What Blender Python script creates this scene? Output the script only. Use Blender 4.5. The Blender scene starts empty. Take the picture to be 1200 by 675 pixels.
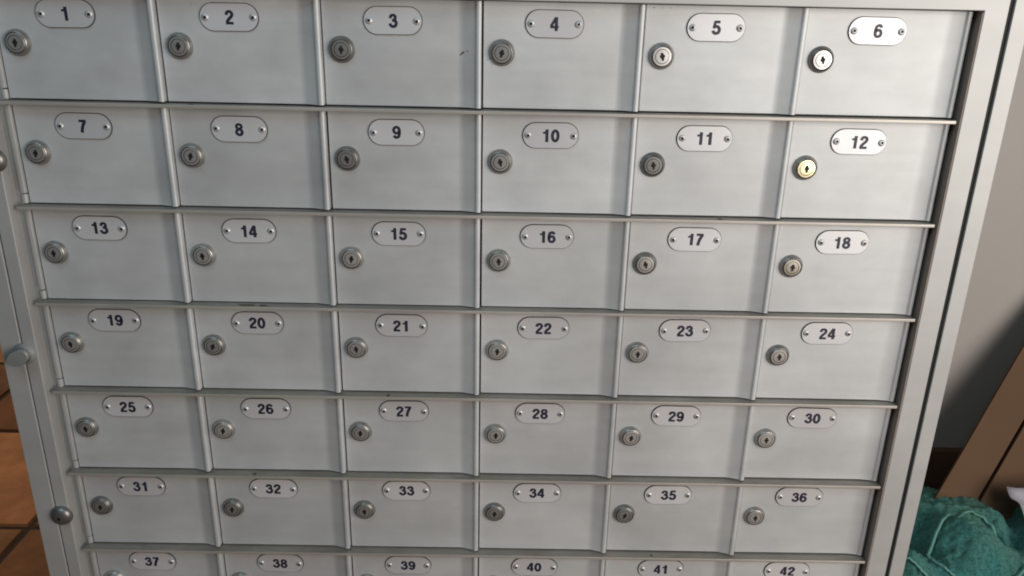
import bpy, bmesh, math, random
from mathutils import Vector, Matrix, noise
random.seed(7)
sc = bpy.context.scene
COL = sc.collection
# ------------------------------------------------------------------ materials
def new_mat(name):
    m = bpy.data.materials.new(name); m.use_nodes = True
    nt = m.node_tree
    return m, nt, nt.nodes['Principled BSDF']

def N(nt, t, **kw):
    n = nt.nodes.new(t)
    for k, v in kw.items():
        setattr(n, k, v)
    return n

def mapped_noise(nt, scale, vec, detail=4, rough=.55):
    n = N(nt, 'ShaderNodeTexNoise'); n.inputs['Scale'].default_value = scale
    n.inputs['Detail'].default_value = detail; n.inputs['Roughness'].default_value = rough
    mp = N(nt, 'ShaderNodeMapping'); mp.inputs['Scale'].default_value = vec
    tc = N(nt, 'ShaderNodeNewGeometry')
    nt.links.new(tc.outputs['Position'], mp.inputs['Vector']); nt.links.new(mp.outputs[0], n.inputs['Vector'])
    return n

def metal_paint(name, col, metallic=.5, rough=.42, mottle=.10, dirt=.25, streak=(1, 1, 1), dirtcol=(.10, .085, .065)):
    m, nt, b = new_mat(name)
    n1 = mapped_noise(nt, 9, (1, 1, 1), 5)
    n2 = mapped_noise(nt, 60, (.12, 1, 1.6), 3)
    n3 = mapped_noise(nt, 420, streak, 3)
    n4 = mapped_noise(nt, 38, (1, 1, 1), 8, .75)
    n5 = mapped_noise(nt, 34, (.8, 1, 1.3), 6, .6)
    r1 = N(nt, 'ShaderNodeMapRange'); r1.inputs[1].default_value = .3; r1.inputs[2].default_value = .7
    r1.inputs[3].default_value = 1 - mottle; r1.inputs[4].default_value = 1 + mottle * .6
    nt.links.new(n1.outputs[0], r1.inputs[0])
    r2 = N(nt, 'ShaderNodeMapRange'); r2.inputs[1].default_value = .3; r2.inputs[2].default_value = .7
    r2.inputs[3].default_value = 1 - mottle * .25; r2.inputs[4].default_value = 1 + mottle * .2
    nt.links.new(n2.outputs[0], r2.inputs[0])
    mu = N(nt, 'ShaderNodeMath', operation='MULTIPLY')
    nt.links.new(r1.outputs[0], mu.inputs[0]); nt.links.new(r2.outputs[0], mu.inputs[1])
    r5 = N(nt, 'ShaderNodeMapRange'); r5.inputs[1].default_value = .3; r5.inputs[2].default_value = .7; r5.inputs[3].default_value = 1 - mottle * .45; r5.inputs[4].default_value = 1 + mottle * .3
    nt.links.new(n5.outputs[0], r5.inputs[0]); mu5 = N(nt, 'ShaderNodeMath', operation='MULTIPLY')
    nt.links.new(mu.outputs[0], mu5.inputs[0]); nt.links.new(r5.outputs[0], mu5.inputs[1]); mu = mu5
    vm = N(nt, 'ShaderNodeVectorMath', operation='SCALE'); vm.inputs[0].default_value = col[:3]
    nt.links.new(mu.outputs[0], vm.inputs['Scale'])
    # sparse grime flecks
    r4 = N(nt, 'ShaderNodeMapRange'); r4.inputs[1].default_value = .66; r4.inputs[2].default_value = .80
    r4.inputs[3].default_value = 0; r4.inputs[4].default_value = dirt
    nt.links.new(n4.outputs[0], r4.inputs[0])
    mx = N(nt, 'ShaderNodeMix', data_type='RGBA')
    nt.links.new(r4.outputs[0], mx.inputs['Factor']); nt.links.new(vm.outputs[0], mx.inputs['A'])
    mx.inputs['B'].default_value = (*dirtcol, 1)
    nt.links.new(mx.outputs['Result'], b.inputs['Base Color'])
    b.inputs['Metallic'].default_value = metallic
    rr = N(nt, 'ShaderNodeMapRange'); rr.inputs[3].default_value = rough - .07; rr.inputs[4].default_value = rough + .09
    nt.links.new(n1.outputs[0], rr.inputs[0]); nt.links.new(rr.outputs[0], b.inputs['Roughness'])
    bp = N(nt, 'ShaderNodeBump'); bp.inputs['Strength'].default_value = .06; bp.inputs['Distance'].default_value = .0005
    ad = N(nt, 'ShaderNodeMath', operation='ADD')
    s1 = N(nt, 'ShaderNodeMath', operation='MULTIPLY'); s1.inputs[1].default_value = 3.0
    nt.links.new(n1.outputs[0], s1.inputs[0]); nt.links.new(s1.outputs[0], ad.inputs[0]); nt.links.new(n3.outputs[0], ad.inputs[1])
    nt.links.new(ad.outputs[0], bp.inputs['Height']); nt.links.new(bp.outputs[0], b.inputs['Normal'])
    return m

def plain(name, col, metallic=0, rough=.5, spec=.5):
    m, nt, b = new_mat(name)
    n = mapped_noise(nt, 150, (1, 1, 1), 3)
    r = N(nt, 'ShaderNodeMapRange'); r.inputs[3].default_value = .82; r.inputs[4].default_value = 1.15
    nt.links.new(n.outputs[0], r.inputs[0])
    vm = N(nt, 'ShaderNodeVectorMath', operation='SCALE'); vm.inputs[0].default_value = col
    nt.links.new(r.outputs[0], vm.inputs['Scale']); nt.links.new(vm.outputs[0], b.inputs['Base Color'])
    b.inputs['Metallic'].default_value = metallic; b.inputs['Roughness'].default_value = rough
    b.inputs['Specular IOR Level'].default_value = spec
    return m

M = {}
M['door'] = metal_paint('door_aluminium', (.60, .618, .63), .33, .54, mottle=.14, dirt=.4)
M['frame'] = metal_paint('frame_aluminium', (.47, .475, .47), .3, .52, mottle=.08)
M['shelf'] = metal_paint('shelf_aluminium', (.50, .475, .44), .4, .45, mottle=.14, dirt=.7)
def shade_dust_top(m, col):  # paints occlusion shade along with dust into upward-facing colour
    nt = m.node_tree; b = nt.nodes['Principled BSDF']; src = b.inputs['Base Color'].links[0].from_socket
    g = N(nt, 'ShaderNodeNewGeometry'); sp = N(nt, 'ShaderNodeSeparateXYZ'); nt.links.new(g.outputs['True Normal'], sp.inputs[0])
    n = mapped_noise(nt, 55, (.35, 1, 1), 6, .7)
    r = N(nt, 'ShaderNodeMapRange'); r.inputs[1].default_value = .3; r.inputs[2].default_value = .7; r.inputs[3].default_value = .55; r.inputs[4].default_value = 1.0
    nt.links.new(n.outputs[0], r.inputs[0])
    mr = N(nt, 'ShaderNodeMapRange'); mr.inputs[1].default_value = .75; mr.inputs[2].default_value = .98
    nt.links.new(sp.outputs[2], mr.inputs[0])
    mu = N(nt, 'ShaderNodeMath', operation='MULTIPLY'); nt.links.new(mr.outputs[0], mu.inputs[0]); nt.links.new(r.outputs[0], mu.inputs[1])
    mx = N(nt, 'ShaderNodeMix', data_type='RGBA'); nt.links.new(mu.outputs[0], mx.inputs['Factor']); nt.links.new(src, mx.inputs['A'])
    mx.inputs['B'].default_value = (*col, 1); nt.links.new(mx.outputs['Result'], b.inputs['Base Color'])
shade_dust_top(M['shelf'], (.20, .18, .155))
def per_object(m, lo, hi):
    nt = m.node_tree; b = nt.nodes['Principled BSDF']; src = b.inputs['Base Color'].links[0].from_socket
    oi = N(nt, 'ShaderNodeObjectInfo'); r = N(nt, 'ShaderNodeMapRange'); r.inputs[3].default_value = lo; r.inputs[4].default_value = hi
    nt.links.new(oi.outputs['Random'], r.inputs[0]); vm = N(nt, 'ShaderNodeVectorMath', operation='SCALE')
    nt.links.new(src, vm.inputs[0]); nt.links.new(r.outputs[0], vm.inputs['Scale']); nt.links.new(vm.outputs[0], b.inputs['Base Color'])
per_object(M['door'], .94, 1.05)
M['plate'] = metal_paint('plate_metal', (.71, .72, .75), .32, .40, mottle=.05, dirt=.1)
M['plate_edge'] = plain('plate_edge', (.075, .072, .075), .2, .6)
M['inside'] = plain('dark_inside', (.14, .118, .10), 0, .85, .2)
M['reveal_shade'] = plain('brown_reveal_shade', (.30, .25, .215), 0, .8, .3)
M['digit'] = plain('number_ink', (.022, .022, .045), 0, .5)
M['rivet'] = plain('rivet_metal', (.60, .60, .61), .45, .42)
M['hole'] = plain('hole_dark', (.008, .007, .007), 0, .7)
M['steel'] = plain('lock_steel', (.46, .455, .44), .6, .42)
M['steel_rim'] = plain('lock_rim', (.33, .325, .31), .75, .38)
M['steel_pale'] = plain('lock_pale', (.62, .61, .58), .7, .36)
M['steel_bright'] = plain('lock_bright', (.74, .72, .70), .5, .36)
M['brass'] = plain('lock_brass', (.92, .80, .50), .55, .28)
M['dull_brass'] = plain('lock_dull_brass', (.42, .395, .34), .7, .4)
for k_ in ('steel', 'steel_rim'): per_object(M[k_], .62, 1.25)
per_object(M['plate'], .9, 1.06)
M['knob_paint'] = metal_paint('knob_paint', (.33, .345, .34), .25, .5, mottle=.25, dirt=.6)
M['grime'] = plain('grime', (.10, .085, .07), 0, .9, .1)

# wall
m, nt, b = new_mat('grey_plaster'); M['wall'] = m
n = mapped_noise(nt, 3, (1, 1, 1), 6); cr = N(nt, 'ShaderNodeValToRGB')
cr.color_ramp.elements[0].color = (.39, .36, .34, 1); cr.color_ramp.elements[1].color = (.48, .445, .42, 1)
nt.links.new(n.outputs[0], cr.inputs[0]); nt.links.new(cr.outputs[0], b.inputs['Base Color']); b.inputs['Roughness'].default_value = .85
n = mapped_noise(nt, 220, (1, 1, 1), 5); bp = N(nt, 'ShaderNodeBump'); bp.inputs['Strength'].default_value = .25; bp.inputs['Distance'].default_value = .001
nt.links.new(n.outputs[0], bp.inputs['Height']); nt.links.new(bp.outputs[0], b.inputs['Normal'])

# terracotta tiles
m, nt, b = new_mat('terracotta'); M['tile'] = m
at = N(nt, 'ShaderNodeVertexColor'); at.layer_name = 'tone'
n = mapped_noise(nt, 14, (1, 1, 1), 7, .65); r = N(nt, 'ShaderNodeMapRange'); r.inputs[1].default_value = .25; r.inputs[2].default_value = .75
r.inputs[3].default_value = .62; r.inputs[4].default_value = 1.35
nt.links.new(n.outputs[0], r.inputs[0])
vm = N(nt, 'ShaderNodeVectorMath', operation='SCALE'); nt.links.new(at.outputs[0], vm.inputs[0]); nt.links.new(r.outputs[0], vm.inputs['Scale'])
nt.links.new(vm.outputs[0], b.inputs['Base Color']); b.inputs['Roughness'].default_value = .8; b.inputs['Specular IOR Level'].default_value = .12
n = mapped_noise(nt, 60, (1, 1, 1), 5); bp = N(nt, 'ShaderNodeBump'); bp.inputs['Strength'].default_value = .4; bp.inputs['Distance'].default_value = .002
nt.links.new(n.outputs[0], bp.inputs['Height']); nt.links.new(bp.outputs[0], b.inputs['Normal'])
M['grout'] = plain('grout', (.075, .042, .025), 0, .9, .2)
M['skirting'] = plain('skirting', (.16, .08, .05), 0, .6)

# cardboard
m, nt, b = new_mat('cardboard'); M['cardboard'] = m
n = mapped_noise(nt, 5, (1, 1, 1), 5); n2 = mapped_noise(nt, 500, (1, .2, .2), 3)
cr = N(nt, 'ShaderNodeValToRGB'); cr.color_ramp.elements[0].color = (.105, .06, .037, 1); cr.color_ramp.elements[1].color = (.165, .10, .062, 1)
nt.links.new(n.outputs[0], cr.inputs[0]); nt.links.new(cr.outputs[0], b.inputs['Base Color']); b.inputs['Roughness'].default_value = .9
b.inputs['Specular IOR Level'].default_value = .2
bp = N(nt, 'ShaderNodeBump'); bp.inputs['Strength'].default_value = .15; bp.inputs['Distance'].default_value = .0005
nt.links.new(n2.outputs[0], bp.inputs['Height']); nt.links.new(bp.outputs[0], b.inputs['Normal'])
M['cardboard_edge'] = plain('cardboard_edge', (.10, .05, .03), 0, .95, .1)

# towel
m, nt, b = new_mat('teal_terry'); M['towel'] = m
n = mapped_noise(nt, 210, (1, 1, 1), 6, .85); n2 = mapped_noise(nt, 11, (1, 1, 1), 4)
cr = N(nt, 'ShaderNodeValToRGB'); cr.color_ramp.elements[0].position = .34; cr.color_ramp.elements[1].position = .68
cr.color_ramp.elements[0].color = (.009, .058, .070, 1); cr.color_ramp.elements[1].color = (.095, .33, .33, 1)
nt.links.new(n.outputs[0], cr.inputs[0])
mx = N(nt, 'ShaderNodeMix', data_type='RGBA', blend_type='MULTIPLY')
cr2 = N(nt, 'ShaderNodeValToRGB'); cr2.color_ramp.elements[0].position = .3; cr2.color_ramp.elements[1].position = .7
cr2.color_ramp.elements[0].color = (.75, 1, 1.0, 1); cr2.color_ramp.elements[1].color = (1.5, .95, .70, 1)
nt.links.new(n2.outputs[0], cr2.inputs[0]); mx.inputs['Factor'].default_value = 1
nt.links.new(cr.outputs[0], mx.inputs['A']); nt.links.new(cr2.outputs[0], mx.inputs['B'])
nt.links.new(mx.outputs['Result'], b.inputs['Base Color']); b.inputs['Roughness'].default_value = 1
b.inputs['Specular IOR Level'].default_value = .1; b.inputs['Sheen Weight'].default_value = .35
b.inputs['Sheen Tint'].default_value = (.4, .9, .8, 1)
bp = N(nt, 'ShaderNodeBump'); bp.inputs['Strength'].default_value = 1; bp.inputs['Distance'].default_value = .003
nt.links.new(n.outputs[0], bp.inputs['Height']); nt.links.new(bp.outputs[0], b.inputs['Normal'])
M['hem'] = plain('pale_teal_hem', (.13, .32, .29), 0, .9, .2)
M['paper'] = plain('white_paper', (.42, .42, .47), 0, .6)

# ------------------------------------------------------------------ mesh helpers
def link_mesh(name, verts, faces, mats, parent=None, loc=(0, 0, 0), fm=None, smooth=None, bevel=None):
    me = bpy.data.meshes.new(name)
    me.from_pydata([tuple(v) for v in verts], [], faces)
    for mm in (mats if isinstance(mats, (list, tuple)) else [mats]): me.materials.append(mm)
    if fm:
        for p, i in zip(me.polygons, fm): p.material_index = i
    bm = bmesh.new(); bm.from_mesh(me)
    if bevel:
        ed = [e for e in bm.edges if len(e.link_faces) == 2 and e.calc_face_angle(0) > math.radians(50)]
        bmesh.ops.bevel(bm, geom=ed, offset=bevel, segments=2, affect='EDGES', profile=.5, clamp_overlap=True)
    bmesh.ops.recalc_face_normals(bm, faces=bm.faces) if smooth != 'open' else None
    bm.to_mesh(me); bm.free()
    if bevel: smooth = smooth or 40
    if smooth:
        me.shade_smooth()
        if smooth != 'open': me.set_sharp_from_angle(angle=math.radians(smooth))
    o = bpy.data.objects.new(name, me); COL.objects.link(o); o.location = loc
    if (bevel or name in ('door', 'hinge_strip')):
        wn = o.modifiers.new('weighted', 'WEIGHTED_NORMAL'); wn.keep_sharp = True; wn.weight = 100; wn.mode = 'FACE_AREA'
    if parent: o.parent = parent
    return o

def inst(src, parent, loc, rot=None):
    o = src.copy(); COL.objects.link(o); o.parent = parent; o.location = loc
    if rot is not None: o.rotation_euler = rot
    return o

class MB:
    def __init__(s): s.v = []; s.f = []; s.m = []
    def box(s, x0, x1, y0, y1, z0, z1, mi=0):
        b = len(s.v)
        s.v += [(x, y, z) for z in (z0, z1) for y in (y0, y1) for x in (x0, x1)]
        for q in ((0, 2, 3, 1), (4, 5, 7, 6), (0, 1, 5, 4), (2, 6, 7, 3), (0, 4, 6, 2), (1, 3, 7, 5)):
            s.f.append([b + i for i in q]); s.m.append(mi)
        return s
    def build(s, name, mats, parent=None, loc=(0, 0, 0), smooth=None, bevel=None):
        return link_mesh(name, s.v, s.f, mats, parent, loc, None if bevel else s.m, smooth, bevel)

def extrude_z(prof, z0, z1):
    n = len(prof)
    v = [(x, y, z0) for x, y in prof] + [(x, y, z1) for x, y in prof]
    f = [[i, (i + 1) % n, n + (i + 1) % n, n + i] for i in range(n)]
    f += [list(range(n))[::-1], list(range(n, 2 * n))]
    return v, f

def lathe(profile, seg=32, squash=1.0):
    """profile (radius, out) -> axis towards -y; material index per ring"""
    v = []; f = []; fm = []
    rings = []
    for i, (r, h, mi) in enumerate(profile):
        if r <= 1e-7:
            rings.append([len(v)]); v.append((0, -h, 0))
        else:
            rings.append(list(range(len(v), len(v) + seg)))
            v += [(r * math.cos(2 * math.pi * k / seg), -h, squash * r * math.sin(2 * math.pi * k / seg)) for k in range(seg)]
    for i in range(len(rings) - 1):
        a, b2 = rings[i], rings[i + 1]; mi = profile[i + 1][2]
        for k in range(seg):
            k2 = (k + 1) % seg
            if len(b2) == 1: f.append([a[k], a[k2], b2[0]])
            else: f.append([a[k], a[k2], b2[k2], b2[k]])
            fm.append(mi)
    return v, f, fm

# ------------------------------------------------------------------ measured layout (metres)
W, H = .125, .0849019
GX0 = -.0075
DR = [.0002525, -.00052356, -.00059373, .0006038, .00066383, .00033846, -.00074134]
DC = [-.00040575, -.00028525, .00057062, .0000815, -.00008642, .0001253]
LX, LZ, PX, PZ = .00702685, .04013604, .04746618, .018
NR = 7
def gx(c):
    return c * W + GX0 + (DC[c] if c < 6 else 0)

cab = bpy.data.objects.new('mailbox_cabinet', None); COL.objects.link(cab)
cab.location = (0, 0, 0)
cab['label'] = 'wall-height grey aluminium mailbox cabinet with rows of numbered lockable doors, standing on the tiled floor'
cab['category'] = 'mailbox cabinet'

# -- digits as bold stroke ribbons
def catmull(pts, closed=False, n=5):
    out = []; L = len(pts)
    rng = range(L) if closed else range(L - 1)
    g = (lambda i: pts[i % L]) if closed else (lambda i: pts[max(0, min(L - 1, i))])
    for i in rng:
        p0, p1, p2, p3 = g(i - 1), g(i), g(i + 1), g(i + 2)
        for k in range(n):
            t = k / n
            out.append(tuple(.5 * (2 * p1[a] + (p2[a] - p0[a]) * t + (2 * p0[a] - 5 * p1[a] + 4 * p2[a] - p3[a]) * t * t + (-p0[a] + 3 * p1[a] - 3 * p2[a] + p3[a]) * t ** 3) for a in (0, 1)))
    if not closed: out.append(pts[-1])
    return out
def ell(cx, cy, rx, ry, n=24): return [(cx + rx * math.cos(2 * math.pi * k / n), cy + ry * math.sin(2 * math.pi * k / n)) for k in range(n)]
SIX = [(.505, .74), (.45, .86), (.33, .91), (.20, .86), (.125, .73), (.095, .5), (.105, .3), (.17, .15), (.31, .09), (.45, .14), (.52, .26), (.52, .39), (.45, .52), (.32, .57), (.19, .52), (.12, .41)]
G = {
 '0': [(ell(.31, .5, .215, .41), 1, .18)],
 '1': [([(.38, 0), (.38, 1.0)], 0, .19), ([(.09, .735), (.33, .735)], 0, .13), ([(.30, .74), (.345, .86), (.36, 1.0)], 0, .13)],
 '2': [(catmull([(.11, .66), (.14, .81), (.22, .89), (.33, .91), (.45, .87), (.515, .76), (.50, .64), (.42, .52), (.29, .39), (.17, .24), (.12, .08)]), 0, .18), ([(.045, .08), (.58, .08)], 0, .16)],
 '3': [(catmull([(.11, .68), (.145, .82), (.22, .89), (.32, .91), (.43, .87), (.48, .75), (.45, .63), (.36, .55), (.24, .54)]), 0, .17), (catmull([(.25, .54), (.40, .53), (.51, .44), (.53, .29), (.46, .15), (.32, .09), (.18, .13), (.11, .22), (.085, .32)]), 0, .18)],
 '4': [([(.44, 0), (.44, 1.0)], 0, .18), ([(.42, .98), (.06, .33)], 0, .15), ([(.015, .285), (.61, .285)], 0, .15)],
 '5': [([(.56, .92), (.14, .92)], 0, .16), ([(.20, .95), (.135, .45)], 0, .15), (catmull([(.10, .49), (.19, .575), (.31, .60), (.44, .55), (.52, .42), (.52, .27), (.45, .14), (.31, .09), (.17, .13), (.11, .22), (.09, .30)]), 0, .18)],
 '6': [(catmull(SIX), 0, .175)],
 '7': [([(.05, .92), (.58, .92)], 0, .16), (catmull([(.51, .90), (.38, .66), (.27, .38), (.20, 0)]), 0, .19)],
 '8': [(ell(.31, .735, .19, .175), 1, .165), (ell(.31, .30, .215, .215), 1, .175)],
 '9': [([(.62 - x, 1 - y) for x, y in catmull(SIX)], 0, .175)],
}
def text_mesh(txt, cap=.0102, xs=1.05):
    mb = MB(); adv = .70; tot = adv * (len(txt) - 1) + .62
    lay = 0
    for i, ch in enumerate(txt):
        for pts, closed, w in G[ch]:
            w += .035
            L = len(pts); nv = []
            for k in range(L):
                a = pts[(k - 1) % L] if (closed or k) else pts[0]; c = pts[(k + 1) % L] if (closed or k < L - 1) else pts[-1]
                dx, dy = c[0] - a[0], c[1] - a[1]; q = math.hypot(dx, dy) or 1
                nx, ny = -dy / q * w / 2, dx / q * w / 2
                for s in (1, -1):
                    x = (pts[k][0] + s * nx + i * adv - tot / 2) * cap * xs; z = (pts[k][1] + s * ny - .5) * cap
                    nv.append((x, -.00003 * lay, z))
            b0 = len(mb.v); mb.v += nv
            for k in range(L if closed else L - 1):
                a, c = b0 + 2 * k, b0 + 2 * ((k + 1) % L)
                mb.f.append([a, a + 1, c + 1, c]); mb.m.append(0)
            lay += 1
    return mb

# -- door profile
def door_prof(w, d=1.0):
    P = [(0, .009), (0, .0007), (.0003, .0002), (.001, 0)]
    a, e = w - .0165, w - .0045
    for k in range(6):                       # soft crease into the ramp
        t = k / 5; P.append((a - .0020 + .0050 * t, -.00075 * t * t * d))
    P.append((e - .001, -.0033 * d))
    cx, r = w - .0023, .0023
    for k in range(9):
        th = math.radians(160 - 160 * k / 8)
        P.append((cx + r * math.cos(th), -.0037 * d - .0015 * math.sin(th)))
    P += [(w, .009)]
    return P

# -- shared small meshes (first made on door 1, then copied)
Rr = .0100
def lock_mesh_parts(parent, mats, ang):
    pr = [(.0102, 0, 2), (.0103, .0002, 0), (.0101, .0010, 0), (.0097, .0016, 0), (.0088, .0034, 0), (.0083, .0040, 0), (.0079, .0042, 0),
          (.0077, .0040, 2), (.0074, .0036, 2), (.0073, .0042, 1), (.0071, .0044, 1), (.0056, .0045, 1), (.0055, .0041, 2), (.0052, .0041, 2), (.0051, .0045, 1), (.0030, .0046, 1), (0, .0046, 1)]
    v, f, fm = lathe([(r, h, m_) for r, h, m_ in pr], 40)
    # keyhole: double-lobed slot standing a hair proud of the plug face
    kh = [(-.0006, .0024), (.0006, .0024), (.0009, .0012), (.0015, .0007), (.0016, -.0002), (.0010, -.0009), (.0007, -.0026), (-.0003, -.0028), (-.0006, -.0012), (-.0013, -.0004), (-.0014, .0006), (-.0008, .0011)]
    b0 = len(v); y = -.00475; kh = [(x * 1.35, z * 1.2) for x, z in kh]
    ca, sa = math.cos(ang), math.sin(ang)
    v += [(x * ca - z * sa, y, x * sa + z * ca) for x, z in kh] + [(x * ca - z * sa, y + .0006, x * sa + z * ca) for x, z in kh]
    n = len(kh)
    f.append([b0 + i for i in range(n)]); fm.append(2)
    for i in range(n): f.append([b0 + i, b0 + (i + 1) % n, b0 + n + (i + 1) % n, b0 + n + i]); fm.append(2)
    return link_mesh('lock', v, f, mats, parent, fm=fm, smooth=24)

def plate_mesh(parent):
    w, h, t = .0450 / 2, .0205 / 2, .0011
    def outline(ins, n=14):
        P = []
        for sx, a0 in ((1, -90), (-1, 90)):
            for k in range(n + 1):
                th = math.radians(a0 + 180 * k / n)
                P.append((sx * 0 + (w - h) * sx + (h - ins) * math.cos(th), (h - ins) * math.sin(th)))
        return P
    rings = [(0, .0), (0, t), (.00025, t + .0001)]
    v = []; f = []; fm = []
    for ins, d in rings: v += [(x, -d, z) for x, z in outline(ins)]
    n = len(outline(0))
    for r in range(2):
        for i in range(n):
            f.append([r * n + i, r * n + (i + 1) % n, (r + 1) * n + (i + 1) % n, (r + 1) * n + i]); fm.append(1)
    f.append([2 * n + i for i in range(n)]); fm.append(0)
    f.append(list(range(n))[::-1]); fm.append(1)
    # dark line round the plate foot
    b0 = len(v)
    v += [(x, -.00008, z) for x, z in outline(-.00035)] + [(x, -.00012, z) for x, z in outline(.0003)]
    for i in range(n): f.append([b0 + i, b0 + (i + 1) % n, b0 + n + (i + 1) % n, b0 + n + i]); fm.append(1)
    return link_mesh('number_plate', v, f, [M['plate'], M['plate_edge']], parent, fm=fm)

def rivet_mesh(parent):
    pr = [(.0028, .0002, 1), (.0027, .00025, 0), (.0026, .0004, 0), (.0022, .0008, 0), (.0016, .0011, 0), (.0012, .0012, 0), (.0010, .0011, 1), (.0009, .0007, 1), (0, .0006, 1)]
    v, f, fm = lathe(pr, 20)
    return link_mesh('rivet', v, f, [M['rivet'], M['hole']], parent, fm=fm, smooth=50)

lock_src = {}
plate_src = rivet_src = None
for r in range(NR):
    for c in range(6):
        num = r * 6 + c + 1
        x0 = gx(c); x1 = gx(c + 1) - .0012
        if c == 5: x1 = .7430
        zt = -r * H - .0021 + (DR[r] * .5); zb = -(r + 1) * H + .0024 + (DR[r] * .5)
        jx, jy, jr = random.uniform(-.0002, .0002), random.uniform(-.0003, .0003), random.uniform(-.0012, .0012)
        v, f = extrude_z(door_prof(x1 - x0, .5 if c == 5 else 1.0), zb - zt, 0)
        dm = link_mesh('door', v, f, M['door'], cab, (x0 + jx, jy, zt), smooth=28)
        dm.rotation_euler = (random.uniform(-.003, .003), 0, random.uniform(-.004, .004))
        dm['label'] = 'door numbered %d' % num + {6: ' with bright silver lock', 12: ' with yellow brass lock', 18: ' with dull brass lock'}.get(num, '')
        lx = c * W + LX + DC[c] - x0; lz = -(r * H + LZ) + DR[r] - zt
        px = c * W + PX + DC[c] - x0; pz = -(r * H + PZ) + DR[r] - zt
        if num in (6, 5): kind = 'bright'
        elif num == 12: kind = 'brass'
        elif num == 18: kind = 'dull'
        elif num in (17, 24): kind = 'bright2'
        else: kind = 'steel%d' % (num % 3)
        if kind not in lock_src:
            face = {'bright': 'steel_bright', 'brass': 'brass', 'dull': 'dull_brass', 'bright2': 'steel_pale'}.get(kind, 'steel')
            lk = lock_mesh_parts(dm, [M['steel_rim'], M[face], M['hole']], random.uniform(-.25, .25))
            lock_src[kind] = lk
        else:
            lk = inst(lock_src[kind], dm, (0, 0, 0))
        lk.location = (lx, 0, lz)
        if num in (5, 6, 12, 18): lk.rotation_euler = (0, 0, 0)
        else: lk.rotation_euler = (random.uniform(-.03, .03), random.choice((-1, 1)) * random.uniform(0, .45) ** 1.3, random.uniform(-.03, .03))
        if plate_src is None: plate_src = plate_mesh(dm); pl = plate_src
        else: pl = inst(plate_src, dm, (0, 0, 0))
        pr_ = random.uniform(-.012, .012); pl.location = (px, -.0001, pz); pl.rotation_euler = (0, pr_, 0)
        for s in (-1, 1):
            rz = random.uniform(-.0004, .0004) - s * .0184 * math.sin(pr_)
            if rivet_src is None: rivet_src = rivet_mesh(dm); rv = rivet_src; rv.location = (px + s * .0184, -.0013, pz + rz)
            else: rv = inst(rivet_src, dm, (px + s * .0184, -.0013, pz + rz), (0, random.uniform(0, 6), 0))
            rv.rotation_euler = (random.uniform(-.12, .12), 0, random.uniform(-.12, .12))
        t = text_mesh(str(num)).build('number', M['digit'], dm, (px + random.uniform(-.0004, .0004), -.00150, pz + random.uniform(-.0003, .0003)))
        t.rotation_euler = (0, pr_, 0)
        if num in (4, 5):
            rr = random.Random(num); v = []; f = []
            for _ in range({4: 4, 5: 4}.get(num, 3)):
                if num == 5 and _ < 3: cx_, cz_ = .006 + .0065 * _, -.0022
                elif True: cx_, cz_ = lx + rr.uniform(-.012, -.010) + rr.uniform(0, .004), lz - rr.uniform(.002, .011)
                else: cx_, cz_ = rr.uniform(.02, .10), rr.uniform(-.07, -.035)
                b0 = len(v); sz = rr.uniform(.00025, .0005)
                v += [(cx_ + sz * 1.6 * math.cos(k) * rr.uniform(.6, 1.2), 0, cz_ + sz * math.sin(k) * rr.uniform(.6, 1.2)) for k in (0, 1.05, 2.1, 3.14, 4.2, 5.2)]
                f.append([b0 + k for k in range(6)])
            gs = link_mesh('grime_spot', v, f, M['grime'], dm, (0, -.00015, 0)); gs['kind'] = 'stuff'
        if num == 3:
            v = []; f = []
            pts = [(0, 0), (.0012, .0013), (.0027, .0024), (.0035, .0028), (.0055, .0031), (.0068, .0036)]
            for k, (a, q) in enumerate(pts):
                w_ = .0006 * (1 - abs(k - 2) / 5)
                v += [(a, 0, q + w_), (a, 0, q - w_)]
            f = [[2 * k, 2 * k + 1, 2 * k + 3, 2 * k + 2] for k in range(5) if k != 3]
            s_ = link_mesh('scratch', v, f, M['grime'], dm, (.3497 - x0, -.0005, -.0425 - zt)); s_.rotation_euler = (0, 0, -.27)

# -- shelves between the rows
for r in range(NR):
    z = -(r + 1) * H + (DR[r] + DR[min(r + 1, 6)]) / 4
    xl, xr = -.0138, .7432
    # slanted ends: longer at the front lip, tucked back behind the doors
    pts = [(xl, -.0100), (xr, -.0100), (xr + .0005, -.0094), (xr, .016), (xl + .0030, .016), (xl, -.0094)]
    mbv = [(x, y, z - .0016) for x, y in pts] + [(x, y, z + .0013) for x, y in pts]
    n = len(pts)
    fs = [[i, (i + 1) % n, n + (i + 1) % n, n + i] for i in range(n)] + [list(range(n))[::-1], list(range(n, 2 * n))]
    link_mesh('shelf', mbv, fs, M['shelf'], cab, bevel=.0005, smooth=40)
    # rubbed-off grime on top of the lip here and there
    rr = random.Random(r * 5 + 1); v = []; f = []
    spots = [(.165, .018), (.18, .010)] if r == 2 else [(rr.uniform(.05, .7), rr.uniform(.002, .006)) for _ in range(1)]
    for (sx, sl) in spots:
        b0 = len(v); nn = 9
        v += [(sx + sl * .5 * math.cos(6.283 * k / nn) * rr.uniform(.6, 1.1), -.0062 + .0026 * math.sin(6.283 * k / nn) * rr.uniform(.5, 1.1), z + .00135) for k in range(nn)]
        f.append([b0 + k for k in range(nn)])
    link_mesh('grime_spot', v, f, M['grime'], cab)

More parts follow.
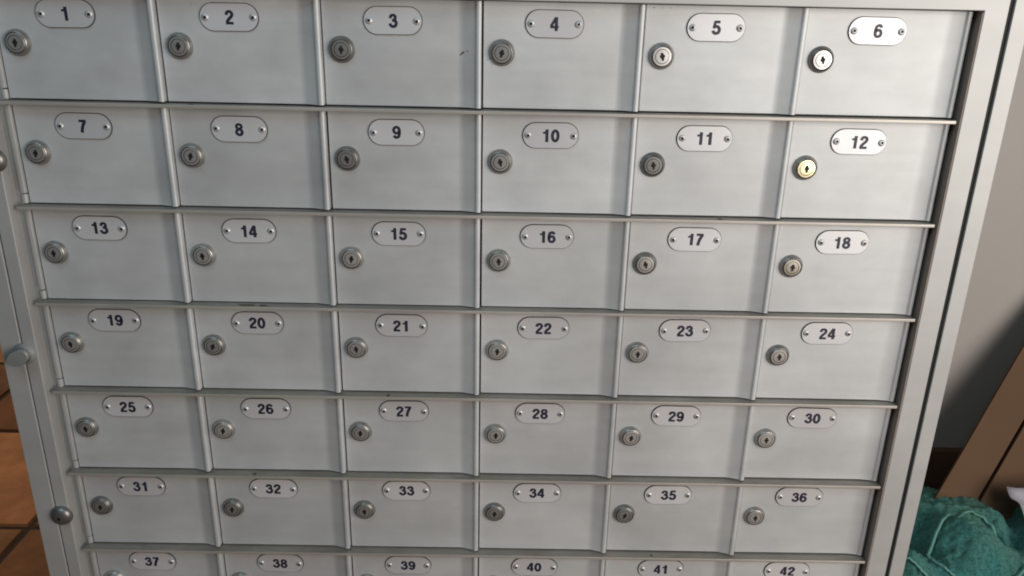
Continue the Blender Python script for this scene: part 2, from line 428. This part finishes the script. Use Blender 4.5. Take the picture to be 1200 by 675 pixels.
# -- hinge strip at the left of each row
for r in range(NR):
    z1 = -r * H - .0030; z0 = -(r + 1) * H + .0018; zn = z0 + .0075
    v, f = extrude_z([(-.0138, .006), (-.0138, -.0005), (-.0128, -.0018), (-.0112, -.0022), (-.0097, -.0018), (-.0088, -.0005), (-.0088, .006)], zn + .0010, z1)
    link_mesh('hinge_strip', v, f, M['frame'], cab, smooth=40)
    v, f = extrude_z([(-.0136, .006), (-.0136, -.0005), (-.0126, -.0016), (-.0112, -.0019), (-.0099, -.0016), (-.0090, -.0005), (-.0090, .006)], z0, zn)
    link_mesh('hinge_stop', v, f, M['frame'], cab, smooth=40)

# -- cabinet body and frame
ZT, ZB = .0475, -.745
box = MB()
box.box(-.0485, -.0470, .004, .44, ZB, ZT); box.box(.7790, .7805, .004, .44, ZB, ZT)
box.box(-.0470, .7790, .004, .44, ZT - .0015, ZT); box.box(-.0470, .7790, .4385, .44, ZB, ZT - .0015)
box.build('body', M['frame'], cab)
ins = MB(); ins.box(-.0300, .7640, .0100, .012, -.62, .02); ins.build('inner_back', M['inside'], cab)
YF = -.0120
def ring(name, xo0, xo1, zo0, zo1, xi0, xi1, zi0, zi1, yf, yb, mat):
    """rectangular frame, mitre-free: one closed mesh"""
    v = []
    for y in (yf, yb):
        v += [(xo0, y, zo0), (xo1, y, zo0), (xo1, y, zo1), (xo0, y, zo1), (xi0, y, zi0), (xi1, y, zi0), (xi1, y, zi1), (xi0, y, zi1)]
    f = []
    for i in range(4):
        j = (i + 1) % 4
        f += [[i, j, 4 + j, 4 + i], [8 + i, 12 + i, 12 + j, 8 + j], [i, 8 + i, 8 + j, j], [4 + i, 4 + j, 12 + j, 12 + i]]
    return link_mesh(name, v, f, mat, cab, bevel=.0008, smooth=40)
zib = -(NR * H) - .0035
ring('door_frame', -.0305, .7645, zib - .020, .0190, -.0190, .7461, zib, -.0012, YF, .0100, M['frame'])
# outer frame, its inner reveal set a little wider on the right (the dark gap)
ring('outer_frame', -.0500, .7818, ZB, .0490, -.0318, .7682, zib - .0225, .0215, YF - .0002, .004, M['frame'])
bp_ = MB(); bp_.box(-.0318, .7682, -.004, -.001, ZB + .02, zib - .0228)
bp_.build('base_panel', M['frame'], cab)
# near-black strips added as shade in the gap between the two frames
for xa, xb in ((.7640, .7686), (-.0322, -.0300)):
    bk = MB(); bk.box(xa, xb, -.0100 if xa > 0 else -.0050, -.0030, zib - .0225, .0215); bk.build('gap_shade', M['hole'], cab)
# added brown strip, painted shade on the frame reveal right of the last column
sl = MB(); sl.box(.7452, .7460, -.0116, .0090, zib + .001, -.0025); sl.build('recess_strip', M['reveal_shade'], cab)
sl = MB(); sl.box(-.0189, -.0140, .0030, .0040, zib, -.002); sl.build('recess_strip', M['frame'], cab)

# -- latches and locks on the left frame
v, f, fm = lathe([(.0100, 0, 0), (.0098, .0010, 0), (.0088, .0020, 0), (.0078, .0045, 0), (.0070, .0045, 0)], 36)
lt = link_mesh('latch', v, f, M['knob_paint'], cab, (-.0300, YF - .0002, -.3005), smooth=40)
v, f, fm = lathe([(.0070, .0035, 0), (.0105, .0050, 0), (.0116, .0062, 0), (.0116, .0098, 0), (.0106, .0108, 0), (.005, .0112, 0), (0, .0113, 0)], 36, .66)
tk = link_mesh('turn_knob', v, f, M['knob_paint'], lt, smooth=40); tk.rotation_euler = (0, -.50, 0); tk.location = (-.001, 0, 0); tk.scale = (.90, 1, .90)
def dome(name, loc, mat, R=.0100, h=.0062):
    P = [(R, 0, 0), (R * 1.0, .0010, 0)]
    for k in range(1, 9):
        th = math.pi / 2 * k / 9; P.append((R * math.cos(th), .0010 + h * math.sin(th), 0))
    P += [(.0012, .0010 + h, 1), (0, .0009 + h, 1)]
    v, f, fm = lathe(P, 36)
    return link_mesh(name, v, f, [mat, M['hole']], cab, loc, fm=fm, smooth=60)
dome('frame_lock', (-.0255, YF, -.4675), M['steel_rim'])
dome('frame_lock', (-.0225, YF, -.1300), M['steel_rim'])

# ------------------------------------------------------------------ setting
FZ = -.75
def structure(o, label=None, cat=None):
    o['kind'] = 'structure'
    if label: o['label'] = label
    if cat: o['category'] = cat
    return o
# floor: grout bed and tiles
pitch = .271; gx_, gy_ = -.306, .343
v = [(-6, -5, FZ - .004), (6, -5, FZ - .004), (6, 6, FZ - .004), (-6, 6, FZ - .004)]; f = [[0, 1, 2, 3]]; fm = [1]; tones = [(0, 0, 0)]
rt = random.Random(11)
for i in range(-9, 9):
    for j in range(-9, 12):
        g = .0045; b_ = .002
        xa, xb = gx_ + i * pitch + g, gx_ + (i + 1) * pitch - g; ya, yb = gy_ + j * pitch + g, gy_ + (j + 1) * pitch - g
        b0 = len(v)
        v += [(xa, ya, FZ - .004), (xb, ya, FZ - .004), (xb, yb, FZ - .004), (xa, yb, FZ - .004)]
        v += [(xa + b_, ya + b_, FZ), (xb - b_, ya + b_, FZ), (xb - b_, yb - b_, FZ), (xa + b_, yb - b_, FZ)]
        k = rt.uniform(.65, 1.15); wv = rt.uniform(-.02, .02)
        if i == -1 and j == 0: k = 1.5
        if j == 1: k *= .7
        tone = (.40 * k + wv, .150 * k, .055 * k) if (j >= -1 and i < 2) else (.17 * k + wv, .085 * k, .045 * k)  # front and right tiles dulled to cut warm bounce onto the doors
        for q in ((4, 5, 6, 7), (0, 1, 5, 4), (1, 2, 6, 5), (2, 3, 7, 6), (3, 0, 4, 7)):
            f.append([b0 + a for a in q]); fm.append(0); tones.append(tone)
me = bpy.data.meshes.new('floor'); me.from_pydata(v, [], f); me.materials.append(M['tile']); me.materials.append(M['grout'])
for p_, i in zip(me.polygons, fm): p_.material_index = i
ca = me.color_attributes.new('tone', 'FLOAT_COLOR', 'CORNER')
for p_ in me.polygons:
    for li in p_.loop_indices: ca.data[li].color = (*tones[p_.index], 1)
fl = bpy.data.objects.new('floor', me); COL.objects.link(fl); structure(fl)
# wall behind, ending in an opening left of the cabinet
w_ = MB(); w_.box(-.03, 2.6, .462, .60, FZ - .004, 1.7); wo = w_.build('wall', M['wall']); structure(wo, 'grey plastered wall behind the mailbox cabinet', 'wall')
s_ = MB(); s_.box(-.03, 2.6, .450, .4618, FZ, FZ + .090); so = s_.build('skirting', M['skirting'], bevel=.002); so.parent = wo

# cardboard boards leaning on the wall, tipped sideways
def board(name, label, org, u, vdir, w0, w1, l0, l1, th, bend=0.0):
    nrm = u.cross(vdir).normalized()
    if nrm.y > 0: nrm = -nrm
    v = []; nu, nv = 8, 14
    for side in (0, 1):
        for i in range(nv + 1):
            for j in range(nu + 1):
                a = w0 + (w1 - w0) * j / nu; l = l0 + (l1 - l0) * i / nv
                p = org + u * a + vdir * l + nrm * (bend * math.sin(math.pi * j / nu) + .0015 * noise.noise(Vector((a * 9, l * 7, 3))))
                v.append(p - nrm * (th if side else 0))
    f = []; fm = []; S = (nu + 1) * (nv + 1)
    for i in range(nv):
        for j in range(nu):
            a = i * (nu + 1) + j
            f.append([a, a + 1, a + nu + 2, a + nu + 1]); fm.append(0)
            f.append([S + a, S + a + nu + 1, S + a + nu + 2, S + a + 1]); fm.append(0)
    edge = [(0, j) for j in range(nu + 1)] + [(i, nu) for i in range(1, nv + 1)] + [(nv, j) for j in range(nu - 1, -1, -1)] + [(i, 0) for i in range(nv - 1, 0, -1)]
    ei = [i * (nu + 1) + j for i, j in edge]
    for k in range(len(ei)):
        a, b2 = ei[k], ei[(k + 1) % len(ei)]
        f.append([a, S + a, S + b2, b2]); fm.append(1)
    o = link_mesh(name, v, f, [M['cardboard'], M['cardboard_edge']], fm=fm, smooth=40)
    if label: o['label'] = label; o['category'] = 'cardboard'
    return o
P0 = Vector((1.010, .328, -.667)); P1 = Vector((1.132, .400, -.455))
vd = (P1 - P0).normalized(); Q = Vector((1.075, .331, -.660))
ud = (Q - P0); ud = (ud - vd * ud.dot(vd)); wstrip = ud.length; ud.normalize()
cb = board('cardboard_box', 'flattened brown cardboard box leaning crookedly against the grey wall above the towel', P0, ud, vd, 0, wstrip, -.10, .62, .004)
fp = board('folded_flap', None, P0 + Vector((0, -.004, 0)), ud, vd, wstrip + .0025, wstrip + .42, -.06, .60, .004, .004)

fp.parent = cb
bk2 = board('back_layer', None, P0 + Vector((0, .0065, 0)), ud, vd, .01, wstrip + .40, -.08, .58, .004); bk2.parent = cb; bk2.data.materials[0] = M['cardboard_edge']
# towel heap
def towel_h(x, y):
    def g(cx, cy, sx, sy, rot=0):
        dx, dy = x - cx, y - cy; c_, s2 = math.cos(rot), math.sin(rot)
        a, b2 = (dx * c_ + dy * s2) / sx, (-dx * s2 + dy * c_) / sy
        return math.exp(-(a * a + b2 * b2))
    h = .062 * g(1.06, .27, .30, .17) + .034 * g(.995, .225, .050, .045, .6) + .052 * g(1.17, .385, .09, .05) + .034 * g(.95, .34, .06, .04)
    h -= .030 * g(1.034, .266, .022, .010, -.35) + .022 * g(1.055, .245, .010, .020)
    h += .012 * g(1.03, .293, .05, .008, -.1)
    h += .045 * g(.905, .185, .030, .040)
    h -= .022 * g(.975, .165, .080, .012, .25)
    h -= .020 * g(1.10, .29, .012, .07, -.4)
    h -= .018 * g(.93, .265, .010, .05, .5)
    n1 = noise.noise(Vector((x * 12 + 3, y * 13, 1.3))); n2 = noise.noise(Vector((x * 5, y * 6, 9)))
    h += .014 * (.5 - abs(n1) * 2.0) + .012 * n2 + .006 * noise.noise(Vector((x * 30, y * 27, 4.1)))
    h += .0040 * noise.noise(Vector((x * 140, y * 140, .5))) + .0022 * noise.noise(Vector((x * 290, y * 290, 1.5)))
    e = min((x - .80) / .05, (1.58 - x) / .06, (y + .02) / .06, (.43 - y) / .03)
    e = max(0, min(1, e)); e = e * e * (3 - 2 * e)
    return FZ + .002 + max(0, h + .015) * e
nx_, ny_ = 300, 180
v = []; f = []
for j in range(ny_ + 1):
    for i in range(nx_ + 1):
        x = .80 + .78 * i / nx_; y = -.02 + .45 * j / ny_
        v.append((x, y, towel_h(x, y)))
for j in range(ny_):
    for i in range(nx_):
        a = j * (nx_ + 1) + i; f.append([a, a + 1, a + nx_ + 2, a + nx_ + 1])
tw = link_mesh('towel', v, f, M['towel'], smooth='open')
tw['label'] = 'crumpled teal terry towel with pale hems heaped on the floor right of the cabinet'; tw['category'] = 'towel'
def hem(pts, rad=.0022, lift=.002):
    P = []
    cp = catmull(pts, n=10)
    v = []; f = []; sg = 8
    P = [Vector((x, y, max(towel_h(x + a, y + b2) for a in (-.004, 0, .004) for b2 in (-.004, 0, .004)) + lift)) for x, y in cp]
    for k, p in enumerate(P):
        t = (P[min(k + 1, len(P) - 1)] - P[max(k - 1, 0)]).normalized()
        s2 = t.cross(Vector((0, 0, 1))).normalized(); n2 = s2.cross(t)
        for q in range(sg):
            th = 2 * math.pi * q / sg
            v.append(p + s2 * rad * 1.5 * math.cos(th) + n2 * rad * math.sin(th))
    for k in range(len(P) - 1):
        for q in range(sg): f.append([k * sg + q, k * sg + (q + 1) % sg, (k + 1) * sg + (q + 1) % sg, (k + 1) * sg + q])
    return link_mesh('hem', v, f, M['hem'], tw, smooth=60)
hem([(.944, .213), (.958, .228), (.970, .242), (.997, .2655), (1.018, .278), (1.036, .2815), (1.050, .2765), (1.0575, .266), (1.058, .252), (1.052, .240)], .0013)
hem([(.944, .213), (.948, .195), (.960, .180), (.985, .172), (1.01, .172), (1.04, .180), (1.08, .198), (1.14, .225)], .0013)
hem([(.885, .19), (.905, .180), (.925, .160), (.93, .14)], .0013)

# sheet of white paper / plastic poking in at right
v = [(1.0876, .3003, -.625), (1.24, .262, -.605), (1.19, .185, -.655), (1.0946, .2408, -.652)]
pv = []; pf = []
n_ = 12
for j in range(n_ + 1):
    for i in range(n_ + 1):
        a, b2 = i / n_, j / n_
        p = (Vector(v[0]) * (1 - a) + Vector(v[1]) * a) * (1 - b2) + (Vector(v[3]) * (1 - a) + Vector(v[2]) * a) * b2
        p.z += .010 * noise.noise(Vector((a * 3, b2 * 3, 2))) - .012 * math.sin(3.14 * a) * math.sin(3.14 * b2)
        pv.append(p)
for j in range(n_):
    for i in range(n_):
        a = j * (n_ + 1) + i; pf.append([a, a + 1, a + n_ + 2, a + n_ + 1])
pa = link_mesh('paper_sheet', pv, pf, M['paper'], smooth='open')
so_ = pa.modifiers.new('thick', 'SOLIDIFY'); so_.thickness = .0012
pa['label'] = 'white sheet of paper lying on the teal towel at the right edge'; pa['category'] = 'paper'

# ------------------------------------------------------------------ light
world = bpy.data.worlds.new('World'); sc.world = world; world.use_nodes = True
bg = world.node_tree.nodes['Background']; bg.inputs[0].default_value = (.60, .72, .85, 1); bg.inputs[1].default_value = .035
def area(name, loc, target, size, sy, energy, col):
    l = bpy.data.lights.new(name, 'AREA'); l.shape = 'RECTANGLE'; l.size = size; l.size_y = sy; l.energy = energy; l.color = col
    o = bpy.data.objects.new(name, l); COL.objects.link(o); o.location = loc
    o.rotation_euler = (Vector(target) - Vector(loc)).to_track_quat('-Z', 'Y').to_euler()
    return o
area('window_light', (1.45, -1.08, .05), (.85, 0, -.08), 1.0, 1.0, 21.5, (1.0, .925, .85))
area('sky_light', (-.10, -1.0, 1.15), (.10, 0, .15), 1.1, .8, 7.0, (.63, .88, 1.0))

area('floor_fill_light', (-1.3, 1.9, .7), (-.5, .5, -.75), .7, .7, 14, (1.0, .90, .78))  # added fill lamp to brighten the floor left of the cabinet

# ------------------------------------------------------------------ camera
wv = Vector((.35172158, .00576256, -.02010666)); th = wv.length; k = wv / th
K = Matrix(((0, -k[2], k[1]), (k[2], 0, -k[0]), (-k[1], k[0], 0)))
Rw = Matrix.Identity(3) + K * math.sin(th) + (K @ K) * (1 - math.cos(th))
R = Rw @ Matrix(((1, 0, 0), (0, 0, 1), (0, -1, 0)))
cd = bpy.data.cameras.new('camera'); cam = bpy.data.objects.new('camera', cd); COL.objects.link(cam)
cam.matrix_world = Matrix.Translation((.38773837, -.65775157, .0059197)) @ R.transposed().to_4x4()
cd.sensor_width = 36; cd.lens = 36 * 950 / 1200; cd.clip_start = .02; cd.clip_end = 60
sc.camera = cam
sc.view_settings.view_transform = 'Standard'; sc.view_settings.look = 'None'; sc.view_settings.exposure = 0
sc.cycles.filter_width = 1.9
